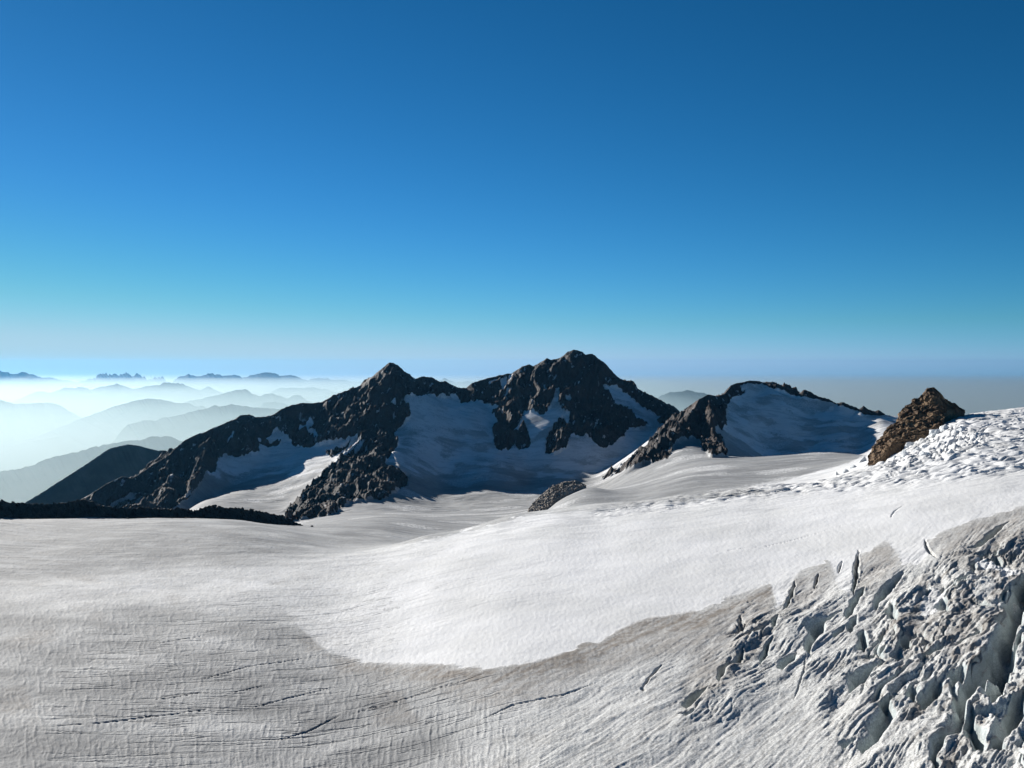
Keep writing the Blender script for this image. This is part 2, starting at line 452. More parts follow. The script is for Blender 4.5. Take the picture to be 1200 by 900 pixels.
ridges = [
    (crest_left, .95, .62), (crest_mid, 1.0, .66), (crest_right[:13], 1.0, .7), (crest_right[12:], 0.95, .9),
    # spurs
    ([(457, 424, 3790), (452, 450, 3720), (450, 475, 3630), (440, 495, 3530), (427, 510, 3430), (410, 526, 3310), (392, 542, 3200), (368, 568, 3030), (345, 592, 2860), (330, 605, 2720)], 1.1, .78),
    ([(440, 500, 3500), (458, 530, 3330), (468, 549, 3150), (440, 566, 3000)], .9, .7),
    ([(195, 535, 3450), (205, 560, 3300), (190, 585, 3100), (150, 600, 2900)], .8, .6),
    ([(250, 501, 3600), (243, 525, 3480), (232, 560, 3270), (210, 590, 3050)], .9, .7),
    ([(320, 486, 3710), (308, 505, 3650), (303, 520, 3580)], 1.0, .8),
    ([(385, 467, 3750), (372, 490, 3680), (360, 510, 3600)], 1.0, .8),
    ([(612, 429, 3922), (601, 452, 3850), (594, 475, 3770), (585, 500, 3680), (580, 518, 3600)], 1.1, .9),
    ([(641, 419, 3914), (625, 450, 3830), (618, 475, 3760), (612, 492, 3700)], 1.1, .9),
    ([(672, 410, 3900), (668, 440, 3830), (655, 490, 3650), (650, 525, 3530)], 1.1, .9),
    ([(694, 414, 3900), (702, 450, 3800), (705, 485, 3690), (706, 520, 3560)], 1.1, .9),
    ([(700, 419, 3905), (716, 450, 3850), (728, 475, 3780), (734, 498, 3700)], 1.1, .9),
    ([(785, 475, 3988), (775, 495, 3900), (762, 505, 3840)], .8, .6),
    ([(820, 467, 3260), (806, 492, 3080), (785, 512, 2920), (762, 530, 2790), (748, 540, 2700)], 1.0, .8),
    ([(830, 463, 3320), (832, 495, 3080), (838, 515, 2960), (845, 535, 2840)], 1.05, .8),
]
sub = slice(np.searchsorted(rr, 2350), nr)
Xs, Ys = X[sub], Y[sub]
H = np.full(Xs.shape, -1e9); Dc = np.full(Xs.shape, 1e9)
for ri, (pts, s0, s1) in enumerate(ridges):
    a = np.array(pts, float); p3 = unproj(a[:, 0], a[:, 1], a[:, 2])
    for k in range(len(p3) - 1):
        p, q = p3[k], p3[k + 1]
        v = q[:2] - p[:2]; L2 = (v ** 2).sum()
        t = np.clip(((Xs - p[0]) * v[0] + (Ys - p[1]) * v[1]) / L2, 0, 1)
        d = np.sqrt((Xs - p[0] - t * v[0]) ** 2 + (Ys - p[1] - t * v[1]) ** 2)
        z = p[2] + t * (q[2] - p[2]) - (s1 * d + (s0 - s1) * 120 * (1 - np.exp(-d / 120)))
        H = np.maximum(H, z)
        if ri < 4: Dc = np.minimum(Dc, d)
Gs = G[sub]
K = 10.0
T = G.copy()
dif = H - Gs
T[sub] = np.where(dif > 60, H, np.where(dif < -60, Gs, Gs + K * np.logaddexp(0, np.clip(dif, -60, 60) / K)))

# ------------------------------------------------------------------ masks
snow_polys = [
    # left bowl
    [(196, 600), (225, 580), (237, 565), (241, 555), (252, 552), (254, 542), (260, 534), (282, 535), (305, 529), (302, 514), (315, 512), (325, 502), (335, 512), (345, 522), (360, 525), (380, 520),
     (400, 514), (417, 510), (424, 515), (412, 525), (395, 540), (390, 545), (375, 560), (360, 577), (345, 592), (335, 604), (300, 640), (200, 640)],
    [(350, 502), (357, 497), (365, 488), (367, 498), (360, 505), (368, 504), (374, 510), (371, 517), (362, 507), (352, 506)],
    [(266, 514), (272, 507), (276, 507), (270, 517)],
    [(416, 523), (425, 517), (430, 517), (424, 524), (415, 529)], [(391, 543), (397, 540), (396, 543), (391, 545)],
    [(417, 497), (420, 490), (419, 500)], [(423, 557), (426, 557), (424, 560)], [(434, 556), (437, 557), (434, 559)],
    [(458, 468), (463, 464), (466, 467), (460, 471)],
    # little gullies at far left
    [(125, 595), (150, 583), (168, 573), (160, 582), (140, 595)], [(150, 597), (165, 584), (172, 578), (166, 586), (155, 597)], [(156, 559), (160, 560), (158, 562)], [(177, 550), (180, 549), (178, 552)],
    # central bowl and everything below it
    [(472, 464), (480, 475), (481, 490), (470, 500), (462, 507), (466, 522), (458, 532), (452, 540), (451, 544), (457, 547), (472, 552), (480, 557), (477, 567), (450, 585), (412, 588), (395, 600), (330, 640),
     (760, 640), (704, 562), (717, 552), (740, 543), (762, 528), (780, 512), (790, 502), (775, 500), (768, 490), (760, 499), (748, 503), (737, 501), (730, 514), (725, 516), (707, 527), (697, 521), (695, 517), (690, 512),
     (670, 508), (666, 516), (664, 525), (650, 533), (639, 531), (641, 510), (650, 496), (660, 487), (665, 497), (668, 484), (662, 484), (654, 474), (657, 449), (651, 462), (646, 473), (638, 486),
     (625, 483), (614, 480), (611, 494), (601, 505), (607, 508), (602, 519), (597, 526), (585, 528), (579, 521), (577, 500), (591, 488), (586, 477), (575, 475), (560, 469), (540, 472), (535, 462), (520, 466), (500, 462), (485, 464)],
    [(706, 451), (725, 456), (740, 467), (760, 482), (775, 490), (760, 498), (750, 497), (740, 484), (724, 473), (714, 464)],
    [(772, 497), (779, 496), (778, 502), (770, 502)],
    [(589, 464), (593, 459), (600, 456), (599, 460), (592, 464)], [(595, 449), (597, 440), (600, 438), (599, 447), (597, 450)],
    [(570, 449), (580, 444), (585, 446), (578, 450)], [(556, 457), (560, 455), (559, 459)], [(563, 462), (567, 460), (566, 464)], [(586, 446), (594, 442), (594, 455), (589, 459)],
    [(662, 466), (668, 465), (672, 470), (669, 474), (664, 470)], [(634, 448), (638, 451), (643, 459), (640, 458)], [(700, 490), (703, 487), (696, 507), (694, 509)],
    [(684, 494), (686, 486), (685, 500)], [(676, 448), (680, 448), (678, 451)],
    # right mountain: snow face and everything below
    [(848, 560), (852, 536), (849, 522), (846, 512), (838, 506), (838, 500), (845, 503), (852, 500), (851, 488), (853, 474), (857, 466), (868, 464), (872, 458), (882, 451), (892, 450), (897, 452), (908, 457), (922, 461),
     (930, 464), (944, 464), (960, 469), (975, 472), (990, 477), (1010, 483), (1024, 486), (1045, 487), (1060, 485), (1330, 460), (1330, 960), (600, 960), (704, 562), (748, 545), (762, 543), (782, 537), (796, 518), (819, 514), (823, 526), (840, 544)],
    [(867, 451), (876, 449), (884, 451), (874, 456), (868, 456)],
    [(786, 528), (791, 520), (796, 518), (795, 522), (789, 528)], [(827, 514), (830, 511), (830, 514), (828, 516)],
]
rock_islands = [
    [(712, 556), (738, 540), (757, 523), (775, 507), (787, 496), (798, 489), (800, 505), (782, 522), (762, 536), (735, 548)],
    [(303, 517), (310, 512), (318, 518), (324, 516), (330, 518), (325, 522), (316, 524), (305, 522)],
    [(381, 532), (392, 525), (404, 520), (412, 513), (408, 523), (398, 530), (388, 536)],
    [(586, 477), (588, 486), (594, 492), (590, 500), (586, 497), (576, 482)],
    [(704, 561), (718, 553), (734, 546), (746, 541), (733, 548), (716, 556)],
    [(610, 500), (616, 497), (622, 515), (620, 524), (608, 526), (603, 520)],
]
NEAR_ALL = [[(-80, 606), (1300, 606), (1300, 1000), (-80, 1000)], [(700, 560), (1300, 540), (1300, 620), (700, 620)]]
m_snow = poly_mask([snow_polys[0]], 0.7)
for p_ in snow_polys[1:]: m_snow = np.maximum(m_snow, poly_mask([p_], 0.7))
m_isl = poly_mask(rock_islands, 0.7)
m_rock = np.clip(1 - m_snow + m_isl, 0, 1)

clean_poly = [[(1330, 575), (1200, 592), (1138, 609), (1083, 632), (1087, 651), (1077, 662), (1058, 658), (1039, 632), (1002, 651), (1000, 672), (996, 698), (985, 690), (971, 652), (937, 669), (926, 685), (912, 712), (903, 685),
    (851, 700), (817, 715), (775, 722), (757, 724), (721, 740), (700, 754), (689, 749), (657, 767), (629, 777), (568, 784), (504, 779), (451, 777), (415, 772), (385, 765), (350, 735), (335, 715), (310, 690), (330, 665), (356, 656), (400, 650),
    (470, 640), (540, 625), (620, 604), (700, 598), (800, 588), (900, 578), (1000, 568), (1100, 560), (1200, 554), (1330, 545)],
    [(1150, 655), (1180, 662), (1195, 672), (1180, 678), (1160, 668), (1140, 660)], [(1085, 700), (1098, 690), (1110, 700), (1100, 712), (1085, 722), (1078, 712)]]
m_clean = poly_mask(clean_poly, 1.2)
soft = [[(40, 690), (150, 672), (300, 662), (420, 648), (420, 720), (330, 712), (240, 705), (120, 700), (30, 705)]]
m_soft = poly_mask(soft, 14)
ser_clean = [[(1000, 540), (1030, 522), (1060, 512), (1085, 508), (1103, 500), (1110, 478), (1330, 465), (1330, 560), (1100, 566), (1000, 570), (900, 575), (800, 588), (700, 602), (640, 606), (660, 590), (700, 560), (745, 545), (800, 520), (830, 530), (845, 550), (880, 548), (850, 565), (920, 562)]]
m_serc = poly_mask(ser_clean, 3)
brown_poly = [[(385, 768), (451, 778), (568, 785), (629, 778), (689, 750), (757, 725), (817, 716), (903, 686), (905, 720), (880, 745), (830, 765), (760, 775), (700, 790), (640, 815), (580, 830), (540, 822), (500, 805), (440, 795), (390, 785)],
    [(1083, 632), (1138, 609), (1200, 590), (1330, 570), (1330, 690), (1240, 690), (1170, 680), (1110, 660)], [(926, 686), (971, 652), (975, 680), (950, 710), (910, 730)], [(1002, 652), (1039, 632), (1058, 656), (1040, 680), (1000, 700)],
    [(860, 700), (910, 690), (905, 750), (860, 800), (800, 840), (800, 800)], [(1050, 720), (1130, 700), (1180, 730), (1100, 770), (1040, 770)]]
brown_left = [[(0, 752), (25, 742), (60, 738), (66, 746), (40, 756), (15, 764)], [(100, 722), (122, 720), (125, 726), (105, 728)], [(192, 699), (215, 697), (212, 704), (195, 705)], [(345, 748), (375, 738), (420, 742), (400, 756), (360, 762)],
    [(60, 668), (120, 675), (110, 682), (70, 678)], [(0, 806), (30, 800), (40, 830), (0, 840)], [(430, 820), (470, 812), (490, 850), (440, 850)]]
m_brownl = poly_mask(brown_left, 3)
m_brown = poly_mask(brown_poly, 7)
brown2 = [[(380, 765), (451, 779), (568, 786), (629, 779), (689, 751), (757, 726), (817, 717), (905, 688), (905, 704), (820, 735), (750, 752), (680, 778), (620, 800), (560, 803), (480, 795), (400, 785)]]
m_brown2 = poly_mask(brown2, 3)
ser_poly = [[(690, 600), (800, 583), (880, 570), (940, 560), (1000, 541), (1030, 524), (1060, 514), (1100, 503), (1112, 486), (1150, 480), (1330, 474), (1330, 552), (1200, 553), (1100, 562), (1000, 572), (900, 581), (800, 592), (700, 605)]]
m_ser = poly_mask(ser_poly, 5)
ser_big = [[(1000, 548), (1020, 530), (1060, 514), (1100, 505), (1130, 500), (1160, 515), (1120, 535), (1060, 548)]]
m_serb = poly_mask(ser_big, 5)
fall_poly = [[(1330, 590), (1200, 612), (1100, 650), (1075, 668), (1040, 660), (1000, 670), (985, 700), (930, 690), (880, 730), (850, 790), (800, 815), (800, 850), (860, 845), (920, 800), (960, 830), (990, 960), (1330, 960)]]
m_fall = poly_mask(fall_poly, 12)
fall_core = [[(1330, 640), (1180, 640), (1090, 670), (1030, 720), (1000, 780), (1020, 820), (1060, 840), (1100, 960), (1330, 960)], [(870, 700), (905, 705), (900, 760), (850, 800), (800, 840), (800, 815), (850, 760)]]
m_core = poly_mask(fall_core, 8)
tribs = [[(-60, 720), (120, 712), (300, 715), (390, 765), (500, 800), (600, 830), (640, 960), (-60, 960)]]
m_lines = poly_mask(tribs, 18)

PX, PY = proj(X, Y, T)
near = R < 1750
rock = sample(m_rock, PX + 1.5 * noise(X / 14, Y / 14, 90), PY + 1.5 * noise(X / 14, Y / 14, 91))
rock = np.where(R < 2420, 0, rock)
offl = sstep(60, 20, PX) * (R > 2420); rock = np.maximum(rock, offl)
rock = np.where(R > 4500, 1, rock)
rock = rock * (1 - (PX > 1115) * (R < 4500))
px1, py1 = PX + 3.6 * fbm(X / 9, Y / 9, 4, 50) + 5 * fbm(X / 30, Y / 30, 2, 52), PY + 3.4 * fbm(X / 9, Y / 9, 4, 51) + 4.5 * fbm(X / 30, Y / 30, 2, 53)
clean = sample(m_clean, px1, py1) * (R < 1500)
c0 = sample(m_clean, PX, PY) * (R < 1500)
wob = 70 * fbm(X / 50, Y / 50, 4, 55)
clean *= sstep(430, 500, PX + .5 * (PY - 700) + wob)
softc = c0 * sstep(230, 520, PX + .5 * (PY - 700) + wob)
softc = np.maximum(softc, .60 * sample(m_soft, PX, PY) * (R < 1500) * (.8 + .6 * fbm(X / 30, Y / 30, 3, 56)))
clean = np.maximum(clean, (.35 + .55 * sstep(840, 960, PX)) * sample(m_serc, PX, PY))
brown = np.maximum(np.maximum(sample(m_brown, PX, PY) * 0.62, 0.85 * sample(m_brownl, px1, py1)), sample(m_brown2, px1, py1)) * (R < 1500)
brown = np.maximum(brown, .8 * sample(m_core, PX, PY) * near * sstep(-.05, .4, fbm((X * .63 + Y * .78) / 40, (-X * .78 + Y * .63) / 9, 3, 77)))
ser = sample(m_ser, PX, PY) * (R > 700) * (R < 1650)
serb = sample(m_serb, PX, PY) * (R > 700) * (R < 1650)
icef = sample(m_fall, PX, PY) * near; core = sample(m_core, PX, PY) * near
lines = sample(m_lines, PX, PY) * near
crack = np.zeros_like(X)

# ---- relief on rock
Dfull = np.full(X.shape, 1e9); Dfull[sub] = Dc
rk_s = rock[sub]; xs, ys = Xs, Ys
wx = xs + 25 * noise(xs / 90, ys / 90, 21); wy = ys + 25 * noise(xs / 90, ys / 90, 22)
rel = 20 * ridged(wx / 120, wy / 170, 1, 1) + 19 * ridged(wx / 46, wy / 90, 1, 2) + 9 * ridged(wx / 19, wy / 40, 2, 3, .5) + 3.0 * fbm(xs / 9, ys / 12, 2, 5, .6) - 20
edge = sstep(0, 60, Dc) * 0.9 + 0.08
back = 1 - sstep(4600, 5200, R[sub])
T[sub] += rel * edge * np.clip(rk_s * 1.2 - .05, 0, 1) * back
# soft relief on far snow
sn = (1 - rk_s) * sstep(2350, 2500, R[sub])
T[sub] += sn * sstep(10, 80, Dc) * (3.0 * fbm(xs / 120, ys / 90, 3, 31) + 0.7 * ridged(xs / 70 + .6 * noise(xs / 90, ys / 90, 33), ys / 16, 2, 32))
T += 1.2 * fbm(X / 160, Y / 110, 3, 35) * sstep(1200, 1600, R) * (rock < .5) * sstep(2600, 2300, R)

# ---- near ice: gentle swell and rough crust
ns = slice(0, np.searchsorted(rr, 2400))
Xn, Yn, Rn = X[ns], Y[ns], R[ns]
cl_n = clean[ns]
ca, sa = math.cos(FLOW), math.sin(FLOW)
U = Xn * ca + Yn * sa; V = -Xn * sa + Yn * ca          # along / across the flow of the icefall
D = np.zeros_like(Xn)
D += 0.9 * fbm(Xn / 90, Yn / 90, 3, 41)
rough = (1 - cl_n * 0.75)
D += rough * (0.14 * fbm(Xn / 7, Yn / 7, 3, 42) + 0.12 * ridged(Xn / 3.2, Yn / 5, 2, 43))
D += cl_n * (0.10 * fbm(Xn / 3, Yn / 6, 2, 44))
# melt runnels running down towards the viewer on the left
ln = lines[ns]
D += (.25 + .75 * ln) * rough * 0.28 * np.maximum(0, fbm(A[ns] * 260 + .5 * noise(Xn / 14, Yn / 22, 46), Rn / 24, 2, 45)) * 1.3
# thin cracks, left side
cth = math.radians(17)
Uc = Xn * math.cos(cth) + Yn * math.sin(cth); Vc = -Xn * math.sin(cth) + Yn * math.cos(cth)
ck = np.zeros_like(D)
for sp, w, th, sd_ in ():
    f = Vc / sp + 1.1 * noise(Uc / 170, Vc / 60, sd_) + .10 * noise(Uc / 16, Vc / 16, sd_ + 5)
    fr = np.abs(f - np.round(f)); idn = np.round(f)
    pres = sstep(th, th + .22, noise(Uc / 55 + idn * 7.31, idn * 3.7, sd_ + 9))
    ck = np.maximum(ck, sstep(w, w * .3, fr) * pres)
streak = sample(poly_mask([[(100, 745), (300, 700), (560, 660), (700, 660), (640, 700), (400, 760), (420, 800), (640, 800), (480, 900), (60, 900), (60, 800)]], 22), PX[ns], PY[ns]) * (Rn < 1500)
ck = ck * np.clip(streak * 1.3, 0, 1) * (1 - .8 * cl_n)
D -= 1.6 * ck
crk_n = ck.copy()
# oblique striations of the lower right slope
obl = sample(poly_mask([[(640, 820), (900, 690), (1200, 600), (1330, 600), (1330, 960), (560, 960)]], 25), PX[ns], PY[ns]) * (Rn < 1500)
wv = V + 3.0 * noise(U / 40, V / 25, 71)
D += obl * (0.15 * ridged(U / 34, wv / 3.4, 2, 72, .6) + 0.45 * fbm(U / 30, wv / 14, 2, 73))
# broken ice of the fall
ic = icef[ns]; co = core[ns]
wu = U + 10 * noise(U / 45, V / 45, 81); wv2 = V + 8 * noise(U / 45, V / 30, 82) + 2.2 * noise(U / 12, V / 9, 182)
n1 = noise(wu / 62, wv2 / 14, 83); n2 = noise(wu / 34, wv2 / 8.0, 84); n3 = noise(wu / 18, wv2 / 4.4, 85)
cre1 = sstep(.16, .02, np.abs(n1 + .05)) ; cre2 = sstep(.13, .01, np.abs(n2))
gate = sstep(-.15, .25, noise(U / 60, V / 40, 86))
n4 = ridged((wu + 5 * noise(wu / 9, wv2 / 9, 88)) / 9, wv2 / 5, 2, 89)
D += ic * (2.4 * n1 + 0.9 * n2 * (0.4 + .6 * co) + .7 * n3 * (0.35 + co) + .55 * n4 * (.4 + .8 * co)) 
gate2 = sstep(.0, .3, noise(U / 40, V / 28, 87))
D -= co * (2.8 * cre1 * gate + 1.5 * cre2 * gate2)
wv3 = V + 5 * noise(U / 70, V / 45, 190) + .8 * noise(U / 14, V / 10, 191)
D += (ic * (.30 + .25 * co) + obl * .12) * ridged(U / 42, wv3 / 2.7, 2, 188, .6) * (.35 + 1.0 * sstep(-.2, .4, noise(U / 35, V / 16, 189)))
D -= (ic - co * ic) * 0.7 * cre2 * gate * gate2
# flat-topped blocks
D += co * .7 * np.round(2.2 * (n2 + .5 * n1)) / 1.6 * sstep(.1, .5, co) * gate2
# seracs by the rock tooth and the crevassed band running left from them
se = ser[ns]; sb = serb[ns]
qx = Xn + 5 * noise(Xn / 22, Yn / 22, 101); qy = Yn + 9 * noise(Xn / 25, Yn / 30, 102)
b1 = noise(qx / 17, qy / 24, 103); b2 = noise(qx / 8.5, qy / 13, 104); b3 = noise(Xn / 34, qy / 9.0, 105)
blocks = np.minimum(1, np.abs(b1) * 4.5) * 4.2 + np.minimum(1, np.abs(b2) * 4) * 2.0
D += se * (1.7 * b1 + 1.3 * b2 + 2.0 * (np.minimum(1, np.abs(b3) * 4) - .6)) * (1 + .2 * sb)
D += sb * (blocks - 3.0)
D -= se * 2.2 * sstep(.2, .03, np.abs(noise(qx / 60, qy / 16, 106))) * sstep(-.1, .2, noise(Xn / 60, Yn / 50, 107))

# crevasses seen one by one: (points in the picture, width m, depth m)
crevs = [
    ([(1222, 650), (1198, 701), (1187, 745), (1168, 778), (1148, 800), (1127, 832), (1112, 868), (1090, 915)], 10, 11),
    ([(1203, 742), (1186, 765), (1178, 795), (1163, 828)], 8, 10), ([(1200, 815), (1188, 850), (1170, 880)], 8, 9),
    ([(1137, 838), (1150, 862), (1152, 884)], 6, 7), ([(1108, 795), (1098, 812), (1086, 830)], 8, 8), ([(1070, 803), (1074, 824)], 5, 6),
    ([(1014, 738), (1014, 765)], 6, 6), ([(1036, 777), (1012, 789), (999, 811)], 8, 7), ([(1046, 818), (1044, 838), (1033, 855), (1022, 872), (1012, 882)], 8, 7),
    ([(1000, 868), (990, 879)], 5, 5), ([(985, 715), (964, 729), (956, 748), (946, 770)], 7.5, 8), ([(933, 766), (920, 788)], 6.5, 6),
    ([(944, 770), (943, 790), (930, 822)], .9, .7), ([(835, 806), (820, 812), (804, 830)], 5, 5), ([(812, 834), (804, 841)], 4, 4),
    ([(905, 748), (897, 768), (890, 780)], 3, 4), ([(871, 760), (869, 774), (850, 785), (842, 803)], 4, 4),
    ([(1006, 645), (1005, 672), (1000, 698)], 3.0, 6), ([(1012, 690), (1003, 709), (993, 726)], 5, 6), ([(1060, 672), (1044, 688), (1026, 714)], 6, 6),
    ([(1181, 612), (1167, 626), (1150, 640), (1133, 644)], 6, 7), ([(1175, 644), (1158, 650), (1140, 651)], 4.5, 6), ([(1167, 651), (1172, 661), (1188, 664)], 5, 6),
    ([(1084, 632), (1088, 645), (1098, 656)], 2.0, 3), ([(1143, 672), (1126, 688), (1104, 692)], 4.5, 4), ([(1105, 703), (1111, 717)], 6, 6),
    ([(1137, 704), (1152, 709), (1168, 713)], 4, 6), ([(1045, 708), (1050, 730)], 5, 5), ([(1075, 738), (1058, 764)], 5, 5), ([(1040, 764), (1020, 773)], 4, 5),
    ([(1108, 757), (1082, 770)], 5, 5), ([(987, 657), (983, 672)], 2, 3), ([(960, 672), (955, 690)], 1.6, 3), ([(932, 682), (928, 700), (918, 716)], 2.4, 4),
    ([(906, 738), (912, 722)], 3, 3), ([(868, 722), (872, 742)], 3, 3), ([(1130, 780), (1122, 800)], 6, 7), ([(990, 735), (978, 748)], 4, 4), ([(1005, 722), (996, 742)], 4, 5),
    ([(776, 780), (765, 792), (753, 807)], 1.4, 1.6), ([(700, 800), (660, 815), (600, 826), (560, 846)], 1.2, 1.0), ([(757, 810), (752, 806)], 2, 2),
    ([(1000, 612), (960, 624), (900, 640), (800, 652)], 1.1, .35), ([(1060, 592), (1048, 600), (1044, 608)], 1.1, .8),
    ([(57, 852), (110, 849), (185, 841), (250, 831)], 1.2, .9), ([(180, 822), (240, 811)], 1.2, .9), ([(232, 797), (290, 782), (375, 768)], 1.2, .9),
    ([(270, 812), (310, 803)], 1.2, .9), ([(290, 830), (340, 818), (390, 806)], 1.2, .9), ([(184, 755), (240, 746)], 1.2, .9), ([(320, 868), (360, 858), (400, 838)], 1.2, .9),
    ([(410, 838), (470, 822), (540, 800)], 1.1, 1.0),
]
for k, (pts, w, dep) in enumerate(crevs):
    p3 = np.array([on_ice(*p) for p in pts])[:, :2]
    # finer, slightly wandering line
    q = [p3[0]]
    for i in range(len(p3) - 1):
        for t in np.linspace(0, 1, 6)[1:]: q.append(p3[i] * (1 - t) + p3[i + 1] * t)
    q = np.array(q)
    lo = q.min(0) - 3.2 * w - 3; hi = q.max(0) + 3.2 * w + 3
    box = (Xn > lo[0]) & (Xn < hi[0]) & (Yn > lo[1]) & (Yn < hi[1])
    ii = np.nonzero(box)
    x = Xn[ii]; y = Yn[ii]
    jit = w * .28 if w > 2 else .35
    x = x + jit * fbm(x / (w * 1.6 + 4), y / (w * 1.6 + 4), 2, 200 + k); y = y + jit * fbm(x / (w * 1.6 + 4), y / (w * 1.6 + 4), 2, 240 + k)
    best = np.full(len(x), 1e9); side = np.zeros(len(x)); par = np.zeros(len(x))
    seg = np.linalg.norm(np.diff(q, axis=0), axis=1); cum = np.concatenate([[0], np.cumsum(seg)]); tot = cum[-1]
    for i in range(len(q) - 1):
        v = q[i + 1] - q[i]; L2 = (v ** 2).sum() + 1e-9
        t = np.clip(((x - q[i, 0]) * v[0] + (y - q[i, 1]) * v[1]) / L2, 0, 1)
        dx = x - q[i, 0] - t * v[0]; dy = y - q[i, 1] - t * v[1]
        d = np.sqrt(dx * dx + dy * dy)
        up = d < best
        s = np.sign(dx)      # positive: right-hand bank
        best = np.where(up, d, best); side = np.where(up, s * d, side); par = np.where(up, (cum[i] + t * seg[i]) / tot, par)
    w = w * 1.0
    tp = np.clip(np.sin(np.pi * np.clip(par, .02, .98)) ** .6, .15, 1) if w > 1.7 else np.clip(np.sin(np.pi * par) ** .4, .3, 1)
    if w > 2.5: tp = tp * (1 + .35 * noise(par * 4 + k * 3.1, par * 0 + k, 7))
    ww = w * tp
    left = sstep(-1.05, -.02, side / ww)           # sloping left bank
    right = 1 - sstep(.05, .32, side / ww)          # steep right bank
    prof = np.where(side < 0, left, right)
    cap = np.clip(1 - np.maximum(0, best - ww * 1.1) / (ww * .2), 0, 1)
    D[ii] -= dep * 1.5 * tp * prof * cap
    lip = .07 * dep * np.exp(-((side / ww - .55) / .25) ** 2)
    D[ii] += lip * tp
    if w < 2 and w > 1.2: crk_n[ii] = np.maximum(crk_n[ii], prof * cap)
fadeo = sstep(2390, 2000, Rn)
T[ns] += D * fadeo
crack[ns] = crk_n

# ---- grey level of the ice in the basins (bare ice, less clean) is in "clean" as a low value
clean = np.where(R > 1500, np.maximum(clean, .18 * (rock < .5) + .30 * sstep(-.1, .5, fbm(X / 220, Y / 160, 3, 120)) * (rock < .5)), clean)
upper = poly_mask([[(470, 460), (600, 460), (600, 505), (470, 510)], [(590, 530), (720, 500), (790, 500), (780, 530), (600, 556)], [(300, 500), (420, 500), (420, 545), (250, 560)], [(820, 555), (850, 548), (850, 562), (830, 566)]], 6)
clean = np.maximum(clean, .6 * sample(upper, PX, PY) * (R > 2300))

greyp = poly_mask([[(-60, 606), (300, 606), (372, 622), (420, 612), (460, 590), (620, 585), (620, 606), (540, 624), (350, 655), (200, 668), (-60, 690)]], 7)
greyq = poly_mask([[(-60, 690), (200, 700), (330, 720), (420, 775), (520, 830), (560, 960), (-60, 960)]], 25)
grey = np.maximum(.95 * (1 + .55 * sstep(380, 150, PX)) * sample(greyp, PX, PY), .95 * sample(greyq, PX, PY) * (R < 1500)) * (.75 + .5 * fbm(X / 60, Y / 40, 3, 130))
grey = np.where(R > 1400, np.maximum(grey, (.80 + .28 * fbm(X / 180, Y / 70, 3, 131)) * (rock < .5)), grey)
bowl = sstep(2900, 3200, R) * (rock < .5) * sstep(574, 548, PY + 8 * fbm(X / 90, Y / 90, 3, 141))  # cleaner snow high in the bowls, its colour lightened to brighten their shade
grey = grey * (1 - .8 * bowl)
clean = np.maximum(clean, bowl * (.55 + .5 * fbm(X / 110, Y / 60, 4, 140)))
crack = np.maximum(crack, np.clip(grey, 0, 1))
# ------------------------------------------------------------------ split the sheet into objects
co = np.stack([X, Y, T], -1).reshape(-1, 3)
quads = grid_quads(nr, nc)
rq = rock.reshape(-1)[quads].mean(1)
pxq = PX.reshape(-1)[quads[:, 0]]; Rq = R.reshape(-1)[quads[:, 0]]
pyq = PY.reshape(-1)[quads[:, 0]]
dq = Dfull.reshape(-1)[quads[:, 0]]
ismt = ((rq > .4) | ((dq < 130) & (pyq < 530)) | (Rq > 4300)) & (Rq > 2430)
# snow patches lying wholly on a mountain stay with it
mm = poly_mask([[(200, 480), (530, 400), (640, 400), (800, 440), (790, 500), (690, 512), (650, 536), (580, 528), (576, 476), (480, 461), (482, 557), (400, 600), (340, 604), (424, 512), (300, 505)],
                [(790, 480), (860, 440), (853, 540), (700, 562)]], .5)
ismt |= (sample(mm, pxq, pyq) > .5) & (Rq > 2430)
which = np.where(~ismt, 0, np.where(pxq < 541, 1, np.where((pxq < 806) & ~((pxq > 700) & (Rq < 3350)), 2, 3)))
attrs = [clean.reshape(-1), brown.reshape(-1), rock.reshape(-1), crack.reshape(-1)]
z1 = np.zeros_like(X); z1[ns] = obl
z2 = np.zeros_like(X); z2[ns] = np.clip(streak * 1.2, 0, 1)
z3 = np.zeros_like(X); z3[ns] = ic
z4 = np.where(R > 800, sstep(800, 1100, R), 0) * (1 - .3 * sstep(2600, 3000, R)) * (rock < .5)
attrs2 = [z1.reshape(-1), z2.reshape(-1), z3.reshape(-1), z4.reshape(-1)]
attrs3 = [np.clip(softc, 0, 1).reshape(-1)]
names = [('glacier', None), ('mountain', None), ('mountain', None), ('mountain', None)]
labels = [('wide white and grey glacier with crevasses in its lower right', 'glacier'),
          ('dark rocky mountain with a sharp pyramid summit and a long jagged ridge falling left', 'mountain'),
          ('highest dark rocky mountain, broad summit with snow gullies, in the middle', 'mountain'),
          ('dark rock summit with a smooth shaded snow face, right of the highest mountain', 'mountain')]
for w in range(4):
    q = quads[which == w]
    used, inv = np.unique(q, return_inverse=True)
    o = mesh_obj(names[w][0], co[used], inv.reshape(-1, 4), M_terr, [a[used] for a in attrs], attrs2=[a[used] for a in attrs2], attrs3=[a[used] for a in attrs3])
    tag(o, labels[w][0], labels[w][1], kind='structure')
del co, quads, attrs

